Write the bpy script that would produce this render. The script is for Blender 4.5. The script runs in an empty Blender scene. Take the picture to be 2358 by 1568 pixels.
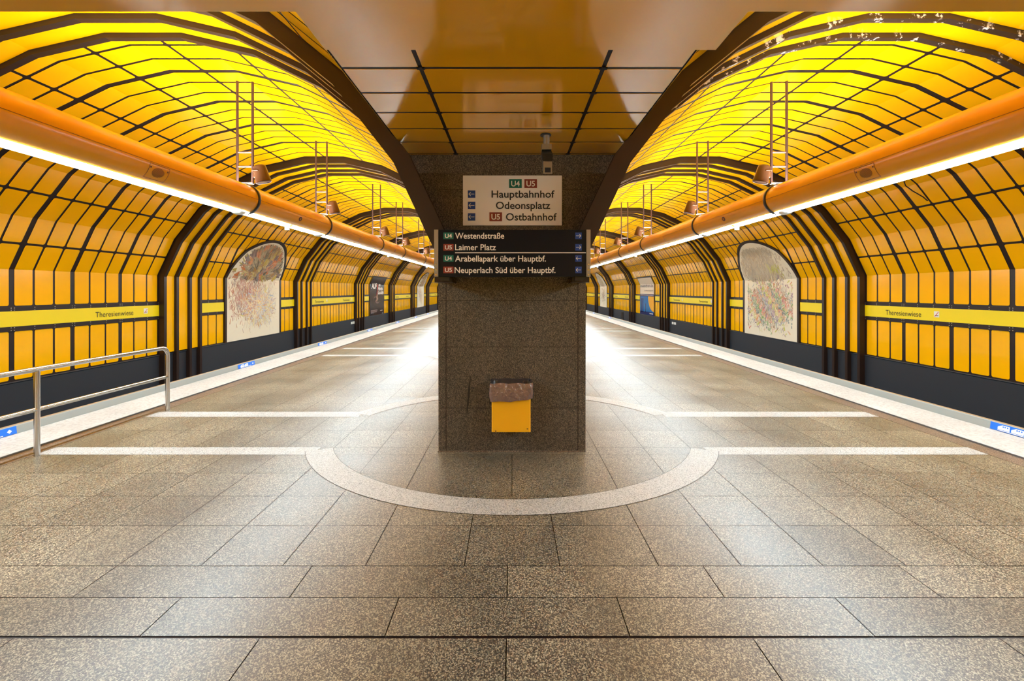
import bpy, math, random
from mathutils import Vector, Matrix
random.seed(7)
PI = math.pi
C = bpy.context.scene.collection
scene = bpy.context.scene

# ------------------------------------------------------------------ camera, world, exposure
EYE = 1.85
cam_data = bpy.data.cameras.new('camera')
cam = bpy.data.objects.new('camera', cam_data); C.objects.link(cam)
cam.location = (0, 0, EYE); cam.rotation_euler = (PI/2, 0, 0)
cam_data.sensor_width = 36.0; cam_data.sensor_fit = 'HORIZONTAL'
cam_data.lens = 36.0*1100/2358
cam_data.shift_y = -116/2358
cam_data.clip_start = 0.05; cam_data.clip_end = 300
scene.camera = cam
w = bpy.data.worlds.new('world'); scene.world = w; w.use_nodes = True
w.node_tree.nodes['Background'].inputs[0].default_value = (0.02, 0.018, 0.015, 1)
w.node_tree.nodes['Background'].inputs[1].default_value = 0.3
vs = scene.view_settings
vs.view_transform = 'Standard'; vs.look = 'None'; vs.exposure = 0.12; vs.gamma = 1.0; vs.use_curve_mapping = False
DIFFUSER = 80.0       # fluorescent diffuser under each tube
UPLIGHT = 72.0        # indirect strip in the trough on top of each tube

# ------------------------------------------------------------------ materials
def nodes_of(name):
    m = bpy.data.materials.new(name); m.use_nodes = True
    return m, m.node_tree.nodes, m.node_tree.links, m.node_tree.nodes['Principled BSDF']
def plain(name, col, rough=0.5, metal=0.0, spec=0.5, coat=0.0):
    m, n, l, b = nodes_of(name)
    b.inputs['Base Color'].default_value = (*col, 1)
    b.inputs['Roughness'].default_value = rough
    b.inputs['Metallic'].default_value = metal
    b.inputs['Specular IOR Level'].default_value = spec
    b.inputs['Coat Weight'].default_value = coat
    b.inputs['Coat Roughness'].default_value = 0.12
    return m
def glow(name, col, strength):
    m, n, l, b = nodes_of(name)
    b.inputs['Base Color'].default_value = (0.8, 0.8, 0.8, 1)
    b.inputs['Emission Color'].default_value = (*col, 1)
    b.inputs['Emission Strength'].default_value = strength
    return m
def ramp(n, stops):
    r = n.new('ShaderNodeValToRGB'); e = r.color_ramp.elements
    while len(e) < len(stops): e.new(0.5)
    for k, (p, c) in enumerate(stops):
        e[k].position = p; e[k].color = (*c, 1)
    return r
def granite(name, stops, scale=60, stretch=(1, 1, 1), rough=(0.25, 0.4), cloud=0.35, tone=False, spec=0.5):
    m, n, l, b = nodes_of(name)
    b.inputs['Specular IOR Level'].default_value = spec
    tc = n.new('ShaderNodeTexCoord'); mp = n.new('ShaderNodeMapping')
    mp.inputs['Scale'].default_value = stretch
    l.new(tc.outputs['Object'], mp.inputs['Vector'])
    no = n.new('ShaderNodeTexNoise'); no.inputs['Scale'].default_value = scale*0.55; no.inputs['Detail'].default_value = 4
    no.inputs['Roughness'].default_value = 0.7
    l.new(mp.outputs['Vector'], no.inputs['Vector'])
    vo = n.new('ShaderNodeTexVoronoi'); vo.inputs['Scale'].default_value = scale
    l.new(mp.outputs['Vector'], vo.inputs['Vector'])
    sp = n.new('ShaderNodeSeparateColor'); l.new(vo.outputs['Color'], sp.inputs[0])
    mx = n.new('ShaderNodeMix'); mx.data_type = 'FLOAT'; mx.inputs[0].default_value = 0.5
    l.new(no.outputs['Fac'], mx.inputs[2]); l.new(sp.outputs[0], mx.inputs[3])
    r = ramp(n, stops); l.new(mx.outputs[0], r.inputs[0])
    cl = n.new('ShaderNodeTexNoise'); cl.inputs['Scale'].default_value = 1.3; cl.inputs['Detail'].default_value = 5
    l.new(mp.outputs['Vector'], cl.inputs['Vector'])
    mr = n.new('ShaderNodeMapRange'); mr.inputs[1].default_value = 0.3; mr.inputs[2].default_value = 0.7
    mr.inputs[3].default_value = 1-cloud; mr.inputs[4].default_value = 1+cloud
    l.new(cl.outputs['Fac'], mr.inputs[0])
    mul = n.new('ShaderNodeMix'); mul.data_type = 'RGBA'; mul.blend_type = 'MULTIPLY'; mul.inputs[0].default_value = 1
    l.new(r.outputs[0], mul.inputs[6]); l.new(mr.outputs[0], mul.inputs[7])
    out = mul.outputs[2]
    if tone:
        at = n.new('ShaderNodeAttribute'); at.attribute_name = 'tone'
        m2 = n.new('ShaderNodeMix'); m2.data_type = 'RGBA'; m2.blend_type = 'MULTIPLY'; m2.inputs[0].default_value = 1
        l.new(out, m2.inputs[6]); l.new(at.outputs['Color'], m2.inputs[7]); out = m2.outputs[2]
    l.new(out, b.inputs['Base Color'])
    rr = n.new('ShaderNodeMapRange'); rr.inputs[3].default_value = rough[0]; rr.inputs[4].default_value = rough[1]
    rr.inputs[1].default_value = 0.3; rr.inputs[2].default_value = 0.7
    l.new(cl.outputs['Fac'], rr.inputs[0]); l.new(rr.outputs[0], b.inputs['Roughness'])
    return m
def attr_paint(name, rough=0.5):
    m, n, l, b = nodes_of(name)
    at = n.new('ShaderNodeAttribute'); at.attribute_name = 'paint'
    l.new(at.outputs['Color'], b.inputs['Base Color']); b.inputs['Roughness'].default_value = rough
    return m
def enamel(name, col, rough=0.22, spec=0.5, coat=0.0):
    m, n, l, b = nodes_of(name)
    tc = n.new('ShaderNodeTexCoord'); no = n.new('ShaderNodeTexNoise'); no.inputs['Scale'].default_value = 0.9
    no.inputs['Detail'].default_value = 3
    l.new(tc.outputs['Object'], no.inputs['Vector'])
    r = ramp(n, [(0.3, tuple(c*0.95 for c in col)), (0.7, tuple(min(1, c*1.05) for c in col))])
    l.new(no.outputs['Fac'], r.inputs[0]); l.new(r.outputs[0], b.inputs['Base Color'])
    b.inputs['Roughness'].default_value = rough; b.inputs['Specular IOR Level'].default_value = spec
    b.inputs['Coat Weight'].default_value = coat; b.inputs['Coat Roughness'].default_value = 0.08; b.inputs['Coat IOR'].default_value = 1.7
    return m
def peeled(name):
    # dark rib paint with white lime streaks where water has come through
    m, n, l, b = nodes_of(name)
    tc = n.new('ShaderNodeTexCoord'); no = n.new('ShaderNodeTexNoise'); no.inputs['Scale'].default_value = 5.0
    no.inputs['Detail'].default_value = 9; no.inputs['Roughness'].default_value = 0.72
    l.new(tc.outputs['Object'], no.inputs['Vector'])
    r = ramp(n, [(0.565, (0.026, 0.015, 0.012)), (0.60, (0.7, 0.68, 0.66))])
    l.new(no.outputs['Fac'], r.inputs[0]); l.new(r.outputs[0], b.inputs['Base Color']); b.inputs['Roughness'].default_value = 0.4
    return m
YEL = (0.88, 0.462, 0.001)
M = dict(
    panel=enamel('yellow_orange_enamel', YEL, 0.17, 0.45),
    ceilpanel=enamel('ceiling_enamel', (0.86, 0.40, 0.005), 0.13, 0.9, 0.65),
    seam=plain('dark_seam', (0.018, 0.010, 0.009), 0.45, 0, 0.3),
    rib=plain('dark_rib_paint', (0.026, 0.015, 0.012), 0.36, 0, 0.35),
    ribpeel=peeled('peeling_rib_paint'),
    rivet=plain('rivet', (0.45, 0.42, 0.36), 0.3, 0.8),
    lemon=plain('lemon_sign', (0.80, 0.66, 0.003), 0.35),
    tube=enamel('tube_orange', (0.82, 0.35, 0.004), 0.2),
    tubeline=plain('tube_seam', (0.12, 0.035, 0.003), 0.6),
    diffuser=glow('diffuser', (0.72, 0.90, 1.0), DIFFUSER),
    uplight=glow('uplight', (1.0, 0.96, 0.88), UPLIGHT),
    black=plain('black_paint', (0.012, 0.012, 0.013), 0.35),
    ring=plain('clamp_black', (0.02, 0.014, 0.012), 0.3),
    ladder=plain('ladder_steel', (0.085, 0.05, 0.05), 0.4, 0.3),
    rung=plain('rung_steel', (0.24, 0.19, 0.19), 0.45, 0.6),
    bronze=plain('lamp_bronze', (0.12, 0.058, 0.03), 0.3, 0.3),
    glass=plain('lamp_glass', (0.03, 0.03, 0.035), 0.5, 0, 0.2),
    white=plain('white_plastic', (0.8, 0.82, 0.8), 0.35),
    base=plain('wall_base_grey', (0.022, 0.027, 0.037), 0.5, 0, 0.35),
    steel=plain('brushed_steel', (0.62, 0.60, 0.58), 0.22, 1.0),
    alu=plain('aluminium', (0.35, 0.33, 0.31), 0.35, 0.7),
    edge=plain('edge_grey', (0.26, 0.27, 0.25), 0.5),
    edgelip=plain('edge_lip', (0.30, 0.23, 0.15), 0.5),
    track=plain('track_bed', (0.03, 0.028, 0.026), 0.9),
    rail=plain('track_rail', (0.2, 0.17, 0.15), 0.35, 0.9),
    navy=plain('sign_navy', (0.003, 0.006, 0.013), 0.3, 0, 0.25),
    signwhite=plain('sign_white', (0.86, 0.80, 0.76), 0.45),
    letterlight=plain('letter_cream', (0.85, 0.80, 0.72), 0.5),
    letterdark=plain('letter_dark', (0.012, 0.012, 0.016), 0.5),
    letterbrown=plain('letter_brown', (0.015, 0.011, 0.002), 0.6),
    teal=plain('badge_teal', (0.0, 0.13, 0.09), 0.4),
    red=plain('badge_red', (0.24, 0.035, 0.022), 0.4),
    blue=plain('arrow_blue', (0.006, 0.045, 0.25), 0.4),
    signal=plain('sticker_blue', (0.005, 0.13, 0.62), 0.4),
    signred=plain('sticker_red', (0.6, 0.02, 0.02), 0.4),
    binyellow=plain('bin_yellow', (0.84, 0.42, 0.004), 0.35),
    bag=plain('bin_liner', (0.17, 0.10, 0.085), 0.16, 0.0, 0.9, 0.4),
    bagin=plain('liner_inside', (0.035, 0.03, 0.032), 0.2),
    mural=plain('mural_cream', (0.74, 0.71, 0.58), 0.5),
    paint=attr_paint('mural_paint', 0.55),
    poster=attr_paint('poster_print', 0.25),
    floor=granite('floor_granite', [(0.30, (0.032, 0.024, 0.019)), (0.47, (0.092, 0.075, 0.054)), (0.57, (0.145, 0.122, 0.084)), (0.65, (0.28, 0.245, 0.165)), (0.80, (0.42, 0.38, 0.26))],
                  scale=190, stretch=(1, 0.8, 1), rough=(0.33, 0.42), cloud=0.26, tone=True, spec=0.65),
    light=granite('inlay_granite', [(0.28, (0.14, 0.14, 0.13)), (0.45, (0.36, 0.36, 0.34)), (0.6, (0.47, 0.47, 0.45))], scale=180, rough=(0.38, 0.5), cloud=0.08),
    border=granite('border_granite', [(0.3, (0.05, 0.036, 0.026)), (0.5, (0.14, 0.10, 0.075)), (0.7, (0.26, 0.2, 0.15))], scale=160, rough=(0.35, 0.5), cloud=0.15),
    strip=granite('edge_stone', [(0.3, (0.37, 0.37, 0.355)), (0.5, (0.46, 0.46, 0.445)), (0.7, (0.49, 0.49, 0.475))], scale=40, rough=(0.45, 0.6), cloud=0.12),
    pillar=granite('pillar_granite', [(0.3, (0.016, 0.014, 0.014)), (0.47, (0.056, 0.046, 0.040)), (0.58, (0.098, 0.080, 0.062)), (0.72, (0.22, 0.175, 0.12))],
                   scale=250, stretch=(1.15, 1, 0.5), rough=(0.3, 0.45), cloud=0.22),
)

def crinkle(m, scale, strength):
    n, l = m.node_tree.nodes, m.node_tree.links
    no = n.new('ShaderNodeTexNoise'); no.inputs['Scale'].default_value = scale; no.inputs['Detail'].default_value = 3
    tc = n.new('ShaderNodeTexCoord'); l.new(tc.outputs['Object'], no.inputs['Vector'])
    bu = n.new('ShaderNodeBump'); bu.inputs['Strength'].default_value = strength; bu.inputs['Distance'].default_value = 0.02
    l.new(no.outputs['Fac'], bu.inputs['Height']); l.new(bu.outputs['Normal'], n['Principled BSDF'].inputs['Normal'])
crinkle(M['bag'], 22, 1.0); crinkle(M['bagin'], 14, 0.9)

# ------------------------------------------------------------------ mesh helpers
class MB:
    def __init__(s): s.v = []; s.f = []; s.m = []; s.sm = []; s.col = []
    def face(s, pts, mat=0, smooth=False, col=None):
        i = len(s.v); s.v += [tuple(p) for p in pts]; s.f.append(tuple(range(i, i+len(pts)))); s.m.append(mat); s.sm.append(smooth); s.col.append(col)
    def grid(s, rows, mat=0, smooth=True, closed=False):
        i = len(s.v); n = len(rows[0])
        for r in rows: s.v += [tuple(p) for p in r]
        for a in range(len(rows)-1):
            for b in range(n if closed else n-1):
                c = (b+1) % n
                s.f.append((i+a*n+b, i+a*n+c, i+(a+1)*n+c, i+(a+1)*n+b)); s.m.append(mat); s.sm.append(smooth); s.col.append(None)
    def box(s, a, b, mat=0):
        x0, y0, z0 = a; x1, y1, z1 = b
        p = [(x0,y0,z0),(x1,y0,z0),(x1,y1,z0),(x0,y1,z0),(x0,y0,z1),(x1,y0,z1),(x1,y1,z1),(x0,y1,z1)]
        i = len(s.v); s.v += p
        for f in ((0,3,2,1),(4,5,6,7),(0,1,5,4),(1,2,6,5),(2,3,7,6),(3,0,4,7)):
            s.f.append(tuple(i+k for k in f)); s.m.append(mat); s.sm.append(False); s.col.append(None)
    def tube(s, pts, r, n=12, mat=0, caps=True, radii=None):
        pts = [Vector(p) for p in pts]; rows = []
        up = None
        for k, p in enumerate(pts):
            d = (pts[min(k+1, len(pts)-1)] - pts[max(k-1, 0)]).normalized()
            if up is None:
                up = Vector((0, 0, 1)) if abs(d.z) < 0.9 else Vector((0, 1, 0))
            a = d.cross(up).normalized(); up = a.cross(d).normalized()
            rr = radii[k] if radii else r
            rows.append([p + a*rr*math.cos(t*2*PI/n) + up*rr*math.sin(t*2*PI/n) for t in range(n)])
        s.grid(rows, mat, True, True)
        if caps:
            s.face(rows[0][::-1], mat); s.face(rows[-1], mat)
    def prism(s, poly, T, depth, mat=0, smooth=False):
        # poly: 2D outline in local x,y ; T: function (x, y, n) -> 3D
        a = [T(x, y, depth) for x, y in poly]; b = [T(x, y, 0) for x, y in poly]
        s.face(a, mat)
        for k in range(len(poly)):
            j = (k+1) % len(poly); s.face([a[k], b[k], b[j], a[j]], mat, smooth)
LOC = {}
def obj(name, mb, mats, parent=None, kind=None, loc=None):
    o_loc = Vector(loc) if loc is not None else Vector((0, 0, 0))
    base = o_loc if parent is None else LOC[parent.name]
    me = bpy.data.meshes.new(name)
    me.from_pydata([tuple(Vector(v) - base) for v in mb.v], [], mb.f)
    mats = mats if isinstance(mats, (list, tuple)) else [mats]
    for m in mats: me.materials.append(m)
    me.polygons.foreach_set('material_index', mb.m)
    me.polygons.foreach_set('use_smooth', mb.sm)
    if any(c is not None for c in mb.col):
        at = me.color_attributes.new('paint', 'FLOAT_COLOR', 'CORNER'); k = 0
        for f, c in zip(mb.f, mb.col):
            for _ in f:
                at.data[k].color = (*(c or (0.5, 0.5, 0.5)), 1); k += 1
    me.update()
    o = bpy.data.objects.new(name, me); C.objects.link(o)
    if parent is not None: o.parent = parent; LOC[o.name] = base
    else: o.location = o_loc; LOC[o.name] = base
    if kind: o['kind'] = kind
    return o
def tag(o, label, cat, group=None):
    o['label'] = label; o['category'] = cat
    if group: o['group'] = group
    return o
def thing(name, label, cat, loc, group=None):
    o = bpy.data.objects.new(name, None); C.objects.link(o); o.location = loc; LOC[o.name] = Vector(loc)
    o.empty_display_size = 0.1
    return tag(o, label, cat, group)
def frame(origin, ax, ay):
    o = Vector(origin); ax = Vector(ax); ay = Vector(ay); n = ax.cross(ay)
    return lambda x, y, d=0: o + ax*x + ay*y + n*d
def text_faces(txt, T, width, height=None, depth=0.004, bold=0.0, align='L'):
    cu = bpy.data.curves.new('t', 'FONT'); cu.body = txt; cu.size = 1.0; cu.offset = bold; cu.resolution_u = 4
    o = bpy.data.objects.new('t', cu); C.objects.link(o)
    dg = bpy.context.evaluated_depsgraph_get()
    me = bpy.data.meshes.new_from_object(o.evaluated_get(dg))
    xs = [v.co.x for v in me.vertices]; ys = [v.co.y for v in me.vertices]
    x0, x1, y0, y1 = min(xs), max(xs), min(ys), max(ys)
    sx = width/(x1-x0); sy = height/0.70 if height else sx   # height = cap height
    mb = MB()
    mb.v = [tuple(T((v.co.x-x0)*sx, v.co.y*sy, depth)) for v in me.vertices]
    mb.f = [tuple(p.vertices) for p in me.polygons]
    mb.m = [0]*len(mb.f); mb.sm = [False]*len(mb.f); mb.col = [None]*len(mb.f)
    bpy.data.objects.remove(o); bpy.data.meshes.remove(me); bpy.data.curves.remove(cu)
    return mb

# ------------------------------------------------------------------ the tunnel profile
XC, ZR = 5.09, EYE + 3.626
def chain(L, sgn):
    pts = [(XC + sgn*L/2, ZR)]
    for k in range(1, 6):
        a = math.radians(13*k); x, z = pts[-1]
        pts.append((x + sgn*L*math.cos(a), z - L*math.sin(a)))
    return pts
outer, inner = chain(1.08, 1), chain(1.065, -1)
XW = outer[-1][0]
CEIL = 3.406
PROF = [(XW, -1.25)] + outer[::-1] + inner            # from the outer wall's foot over the vault to the inner springing
K1, K2, K3, K4 = PROF[1], PROF[2], PROF[3], PROF[4]
def lerp(a, b, t): return tuple(p + (q-p)*t for p, q in zip(a, b))
def at_z(a, b, z): return lerp(a, b, (z-a[1])/(b[1]-a[1]))
INNER_END = at_z(PROF[10], PROF[11], CEIL)
def offset(path, d):
    # shift a profile path by d towards the tunnel's inside
    out = []
    for k, p in enumerate(path):
        ns = []
        for a, b in ((k-1, k), (k, k+1)):
            if a < 0 or b >= len(path): continue
            dx, dz = path[b][0]-path[a][0], path[b][1]-path[a][1]; l = math.hypot(dx, dz)
            ns.append((-dz/l, dx/l))
        n = (sum(q[0] for q in ns)/len(ns), sum(q[1] for q in ns)/len(ns))
        c = n[0]*ns[0][0] + n[1]*ns[0][1]; l2 = n[0]**2 + n[1]**2
        out.append((p[0] + n[0]/max(l2, .01)*d, p[1] + n[1]/max(l2, .01)*d))
    return out
MID = [lerp(PROF[k], PROF[k+1], 0.5) for k in range(len(PROF)-1)]
Z_LOW, Z_S0, Z_S1, Z_S2, Z_S3 = 0.107, 1.055, 1.147, 1.445, 1.525
P0, BAY, STEP = 4.93, 8.04, 0.4235
def ribs_of(k):
    d = 0.13 if k == 0 else 0.0
    return (0.0, 0.52+d, 1.07+d, 1.53+d)
YB, YE = -3.2, 77.0

def panel(mb, s, path, y0, y1, mat=0, r=0.03, t=0.006):
    """One sheet bent along path, from y0 to y1, with rounded corners, proud of the dark backing."""
    P = offset(path, t); B = path
    L = [0]
    for a, b in zip(P, P[1:]): L.append(L[-1] + math.hypot(b[0]-a[0], b[1]-a[1]))
    def at(u, Q):
        k = 0
        while k < len(L)-2 and u > L[k+1]: k += 1
        return lerp(Q[k], Q[k+1], (u-L[k])/(L[k+1]-L[k]))
    tot = L[-1]
    lo, hi = [], []
    n = 2 if r > 0 else 0
    def corner(cu, cy, du, dy):
        return [(cu + du*r*(1-math.sin(q)), cy + dy*r*(1-math.cos(q))) for q in [k*PI/2/n for k in range(n+1)]] if n else [(cu, cy)]
    a = corner(0, y0, 1, 1)[::-1]      # along: from (r,y0) ...
    left = [(u, y) for u, y in corner(0, y0, 1, 1)]
    # outline: y0 edge going up, then y1 edge coming down
    c00 = corner(0, y0, 1, 1); c01 = corner(0, y1, 1, -1); c10 = corner(tot, y0, -1, 1); c11 = corner(tot, y1, -1, -1)
    c00 = sorted(c00, key=lambda q: q[0]); c01 = sorted(c01, key=lambda q: -q[0])
    c10 = sorted(c10, key=lambda q: q[0]); c11 = sorted(c11, key=lambda q: -q[0])
    creases = L[1:-1]
    side0 = c00 + [(u, y0) for u in creases] + c10
    side1 = c11 + [(u, y1) for u in creases[::-1]] + c01
    outline = side0 + side1
    def X(u, y, Q): p = at(u, Q); return (s*p[0], y, p[1])
    # front faces, split at the creases
    cuts = [-1] + creases + [1e9]
    for k in range(len(cuts)-1):
        f = [q for q in side0 if cuts[k]-1e-9 <= q[0] <= cuts[k+1]+1e-9] + [q for q in side1 if cuts[k]-1e-9 <= q[0] <= cuts[k+1]+1e-9]
        mb.face([X(u, y, P) for u, y in f], mat)
    for k in range(len(outline)):
        j = (k+1) % len(outline)
        (u, y), (v, z) = outline[k], outline[j]
        mb.face([X(u, y, P), X(v, z, P), X(v, z, B), X(u, y, B)], 1)

def shell(mb, s, path, y0, y1, mat):
    for a, b in zip(path, path[1:]):
        mb.face([(s*a[0], y0, a[1]), (s*a[0], y1, a[1]), (s*b[0], y1, b[1]), (s*b[0], y0, b[1])], mat)

SPLIT = MID[3]                         # wall below, vault above
WALL_PATHS = [[(XW, Z_S3), K1, MID[1]], [MID[1], K2, MID[2]], [MID[2], K3, MID[3]]]
VAULT_PATHS = [[MID[k], PROF[k+1], MID[k+1]] for k in range(3, len(PROF)-3)]
VAULT_PATHS.append([VAULT_PATHS[-1][-1], INNER_END])
g = 0.023
def trim_path(path, lo=g, hi=g):
    p = list(path)
    l0 = math.hypot(p[1][0]-p[0][0], p[1][1]-p[0][1]); p[0] = lerp(p[0], p[1], lo/l0)
    l1 = math.hypot(p[-1][0]-p[-2][0], p[-1][1]-p[-2][1]); p[-1] = lerp(p[-1], p[-2], hi/l1)
    return p
def bay_kind(k): return 'picture' if k % 2 == 1 else 'name'
NB = range(-1, 9)
SIDE = {-1: 'left', 1: 'right'}
for s in (-1, 1):
    wall, vault = MB(), MB()
    # dark backing
    i_split = 4
    shell(wall, s, [(XW, -1.25), K1, K2, K3, SPLIT], YB, YE, 1)
    shell(vault, s, [SPLIT] + PROF[4:11] + [INNER_END], YB, YE, 1)
    for k in NB:
        G = P0 + BAY*k
        near = k <= 3
        r = 0.03 if near else 0
        # strips between the ribs of the group
        RIBS = ribs_of(k)
        full = [(XW, Z_LOW), K1, K2, K3, SPLIT]
        fv = [SPLIT] + PROF[4:11] + [INNER_END]
        for a, b in zip(RIBS, RIBS[1:]):
            panel(wall, s, trim_path(full, 0.02, 0), G+a+0.10, G+b-0.005, 0, 0, 0.075)
            panel(vault, s, trim_path(fv, 0, 0.02), G+a+0.10, G+b-0.005, 0, 0, 0.075)
        if G + RIBS[3] > YE - BAY: continue
        Y0 = G + 1.70
        for c in range(15):
            a = Y0 + c*STEP + (0.052 if c % 3 == 0 else 0.022); b = Y0 + (c+1)*STEP - (0.052 if c % 3 == 2 else 0.022)
            if c == 0: a = G + RIBS[3] + 0.105
            rr = min(r, 0.03)
            for p in WALL_PATHS: panel(wall, s, trim_path(p), a, b, 0, rr)
            panel(wall, s, [(XW, Z_LOW+0.01), (XW, Z_S0)], a, b, 0, rr)
            for p in VAULT_PATHS: panel(vault, s, trim_path(p), a, b, 0, rr if k <= 2 else 0)
        # bars above and below the name band, with rivets
        y0, y1 = G + RIBS[3] + 0.10, G + BAY
        for z0, z1 in ((Z_S0-0.0, Z_S1), (Z_S2, Z_S3)):
            x0, x1 = XW-0.028, XW
            wall.box((min(s*x0, s*x1), y0, z0), (max(s*x0, s*x1), y1, z1), 1)
            if k in (0, 1):
                for c in range(16):
                    for zz in (z0+0.02, z1-0.02):
                        for dy in ((-0.03, 0.03) if c % 3 == 0 else (0,)):
                            y = Y0 + c*STEP + dy
                            if y0 < y < y1: wall.box((min(s*(x0-.004), s*x0), y-.008, zz-.008), (max(s*(x0-.004), s*x0), y+.008, zz+.008), 2)
    ow = obj('wall_'+SIDE[s], wall, [M['panel'], M['seam'], M['rivet']], kind='structure')
    ov = obj('ceiling', vault, [M['panel'], M['seam']], kind='structure')
    # plinth
    mb = MB()
    xa, xb = XW-0.035, XW+0.02
    mb.box((min(s*xa, s*xb), YB, -1.2), (max(s*xa, s*xb), YE, Z_LOW-0.03), 0)
    mb.tube([(s*(XW-0.035), YB, Z_LOW-0.03), (s*(XW-0.035), YE, Z_LOW-0.03)], 0.018, 8, 0)
    obj('baseboard_'+SIDE[s], mb, M['base'], kind='structure')
# end walls of the hall
mb = MB(); mb.box((-10.2, YE, -1.3), (10.2, YE+0.3, 6.0)); obj('wall_front', mb, M['panel'], kind='structure')
mb = MB(); mb.box((-10.2, YB-0.3, -1.3), (10.2, YB, 6.0)); obj('wall_back', mb, M['panel'], kind='structure')

# ------------------------------------------------------------------ protruding ribs
n_trim = 0
def trim_name():
    global n_trim
    n_trim += 1
    return 'trim_%d' % n_trim
def rib(s, y0, wd, p, path, mat):
    mb = MB()
    A = offset(path, -0.01); B = offset(path, p)
    def X(q, y): return (s*q[0], y, q[1])
    for k in range(len(path)-1):
        a, b, c, d = A[k], A[k+1], B[k], B[k+1]
        mb.face([X(a, y0), X(b, y0), X(d, y0), X(c, y0)])
        mb.face([X(c, y0), X(d, y0), X(d, y0+wd), X(c, y0+wd)])
        mb.face([X(c, y0+wd), X(d, y0+wd), X(b, y0+wd), X(a, y0+wd)])
    for k in (0, -1):
        mb.face([X(A[k], y0), X(B[k], y0), X(B[k], y0+wd), X(A[k], y0+wd)])
    return obj(trim_name(), mb, mat, kind='structure')
for k in range(-1, 9):
    G = P0 + BAY*k
    RIBS = ribs_of(k)
    for s in (-1, 1):
        wide_path = PROF[:-1] + [PROF[-1], (PROF[-1][0], 1.93)]
        rib(s, G, 0.10, 0.170, wide_path, M['rib'])
        for i, a in enumerate(RIBS[1:]):
            rib(s, G+a, 0.10, 0.142, PROF[:11] + [INNER_END], M['ribpeel'] if (s == 1 and k == 0 and i > 0) else M['rib'])
        # dark return that ties the wide rib to the pillar
        if k >= 0:
            mb = MB(); path = [PROF[11], PROF[-1], (PROF[-1][0], 1.93)]; B = offset(path, 0.165)
            for j in range(2):
                mb.face([(s*B[j][0], G+0.10, B[j][1]), (s*B[j+1][0], G+0.10, B[j+1][1]), (s*B[j+1][0], 5.47+BAY*k, B[j+1][1]), (s*B[j][0], 5.47+BAY*k, B[j][1])])
            mb.face([(s*B[2][0], G+0.10, 1.93), (s*path[2][0], G+0.10, 1.93), (s*path[2][0], 5.47+BAY*k, 1.93), (s*B[2][0], 5.47+BAY*k, 1.93)])
            obj(trim_name(), mb, M['rib'], kind='structure')

# ------------------------------------------------------------------ cross-passage ceiling
mb = MB()
mb.box((-1.192, 3.075, CEIL+0.003), (1.192, YE, CEIL+0.08), 1)
rows = [3.35 + 0.42*k for k in range(-1, int((YE-4)/0.42))]
for a, b in zip(rows, rows[1:]):
    for x0, x1 in ((-1.187, -0.655), (-0.625, 0.625), (0.655, 1.187)):
        ya, yb = max(a+0.018, 3.08), b-0.018
        mb.box((x0, ya, CEIL), (x1, yb, CEIL+0.004), 0)
    if b < 6:
        for x in (-0.64, 0.64):
            mb.box((x-0.028, b-0.012, CEIL-0.006), (x+0.028, b+0.012, CEIL+0.018), 1)
            mb.box((x-0.012, b-0.028, CEIL-0.008), (x+0.012, b+0.028, CEIL+0.018), 1)
obj('ceiling', mb, [M['ceilpanel'], M['seam']], kind='structure')
mb = MB(); mb.box((-1.20, 2.655, CEIL-0.012), (1.31, 3.072, CEIL+0.06)); mb.box((-1.20, YB, CEIL-0.012), (1.31, 2.655, CEIL+0.06))
obj('ceiling', mb, M['ceilpanel'], kind='structure')
for x0, x1 in ((-3.9, -1.203), (1.313, 3.9)):
    mb = MB(); mb.box((x0, YB, CEIL-0.008), (x1, 2.655, CEIL+0.30)); obj('ceiling', mb, M['ceilpanel'], kind='structure')

# ------------------------------------------------------------------ platform floor
ys = [2.547 - 0.327*k for k in range(18, 0, -1)] + [2.547, 2.874, 3.205, 3.755, 4.29, 4.83]
base_rows = [0, .25, .93, 1.6, 1.89, 2.43, 2.96, 3.5, 4.04, 4.57, 5.1, 5.64, 6.2, 6.8, 7.42]
k = 0
while 5.37 + BAY*k < YE - 8:
    ys += [5.37 + BAY*k + r for r in base_rows]; k += 1
ys.append(5.37 + BAY*k)
xs_all = [-5.36, -4.85, -4.3, -3.75, -3.2, -2.65, -2.09, -1.54, -0.985, -0.32, 0.32, 0.985, 1.54, 2.09, 2.65, 3.2, 3.75, 4.3, 4.85, 5.36]
XF = 5.36
fl = MB(); tones = []
def fquad(x0, x1, y0, y1, z, mat, tone):
    fl.face([(x0, y0, z), (x1, y0, z), (x1, y1, z), (x0, y1, z)], mat); tones.append(tone)
fquad(-5.68, 5.68, YB, YE, -0.005, 1, 1)
rng = random.Random(3)
for i, (a, b) in enumerate(zip(ys, ys[1:])):
    if b <= 3.21:
        off = -0.03 if (i % 2 == 1) else -0.68
        xs = [x for x in [off + 1.31*q for q in range(-5, 6)] if -XF < x < XF]
        xs = [-XF] + xs + [XF]
    elif 4.2 < a < 5.3:      # inside the ring the slabs are larger
        xs = [x for x in xs_all if abs(x) > 0.9]
        if a < 4.5:
            for x0, x1 in ((-0.985, 0), (0, 0.985)): fquad(x0+0.003, x1-0.003, 4.293, 5.367, 0, 0, rng.uniform(0.8, 1.0))
    elif a < 5.3:
        xs = xs_all
    else:
        per = (a - 5.37) % BAY
        xs = [x for x in xs_all if abs(x) > 0.4]
        if not (per < 2 or per > 6.0): xs = xs_all
    ga = 0.009 if abs(a-2.547) < 1e-6 else 0.003
    gb = 0.009 if abs(b-2.547) < 1e-6 else 0.003
    for x0, x1 in zip(xs, xs[1:]):
        if 4.2 < a < 5.3 and abs(x0 + x1) < 0.1: continue
        fquad(x0+0.003, x1-0.003, a+ga, b-gb, 0, 0, rng.uniform(0.84, 1.14))
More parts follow.
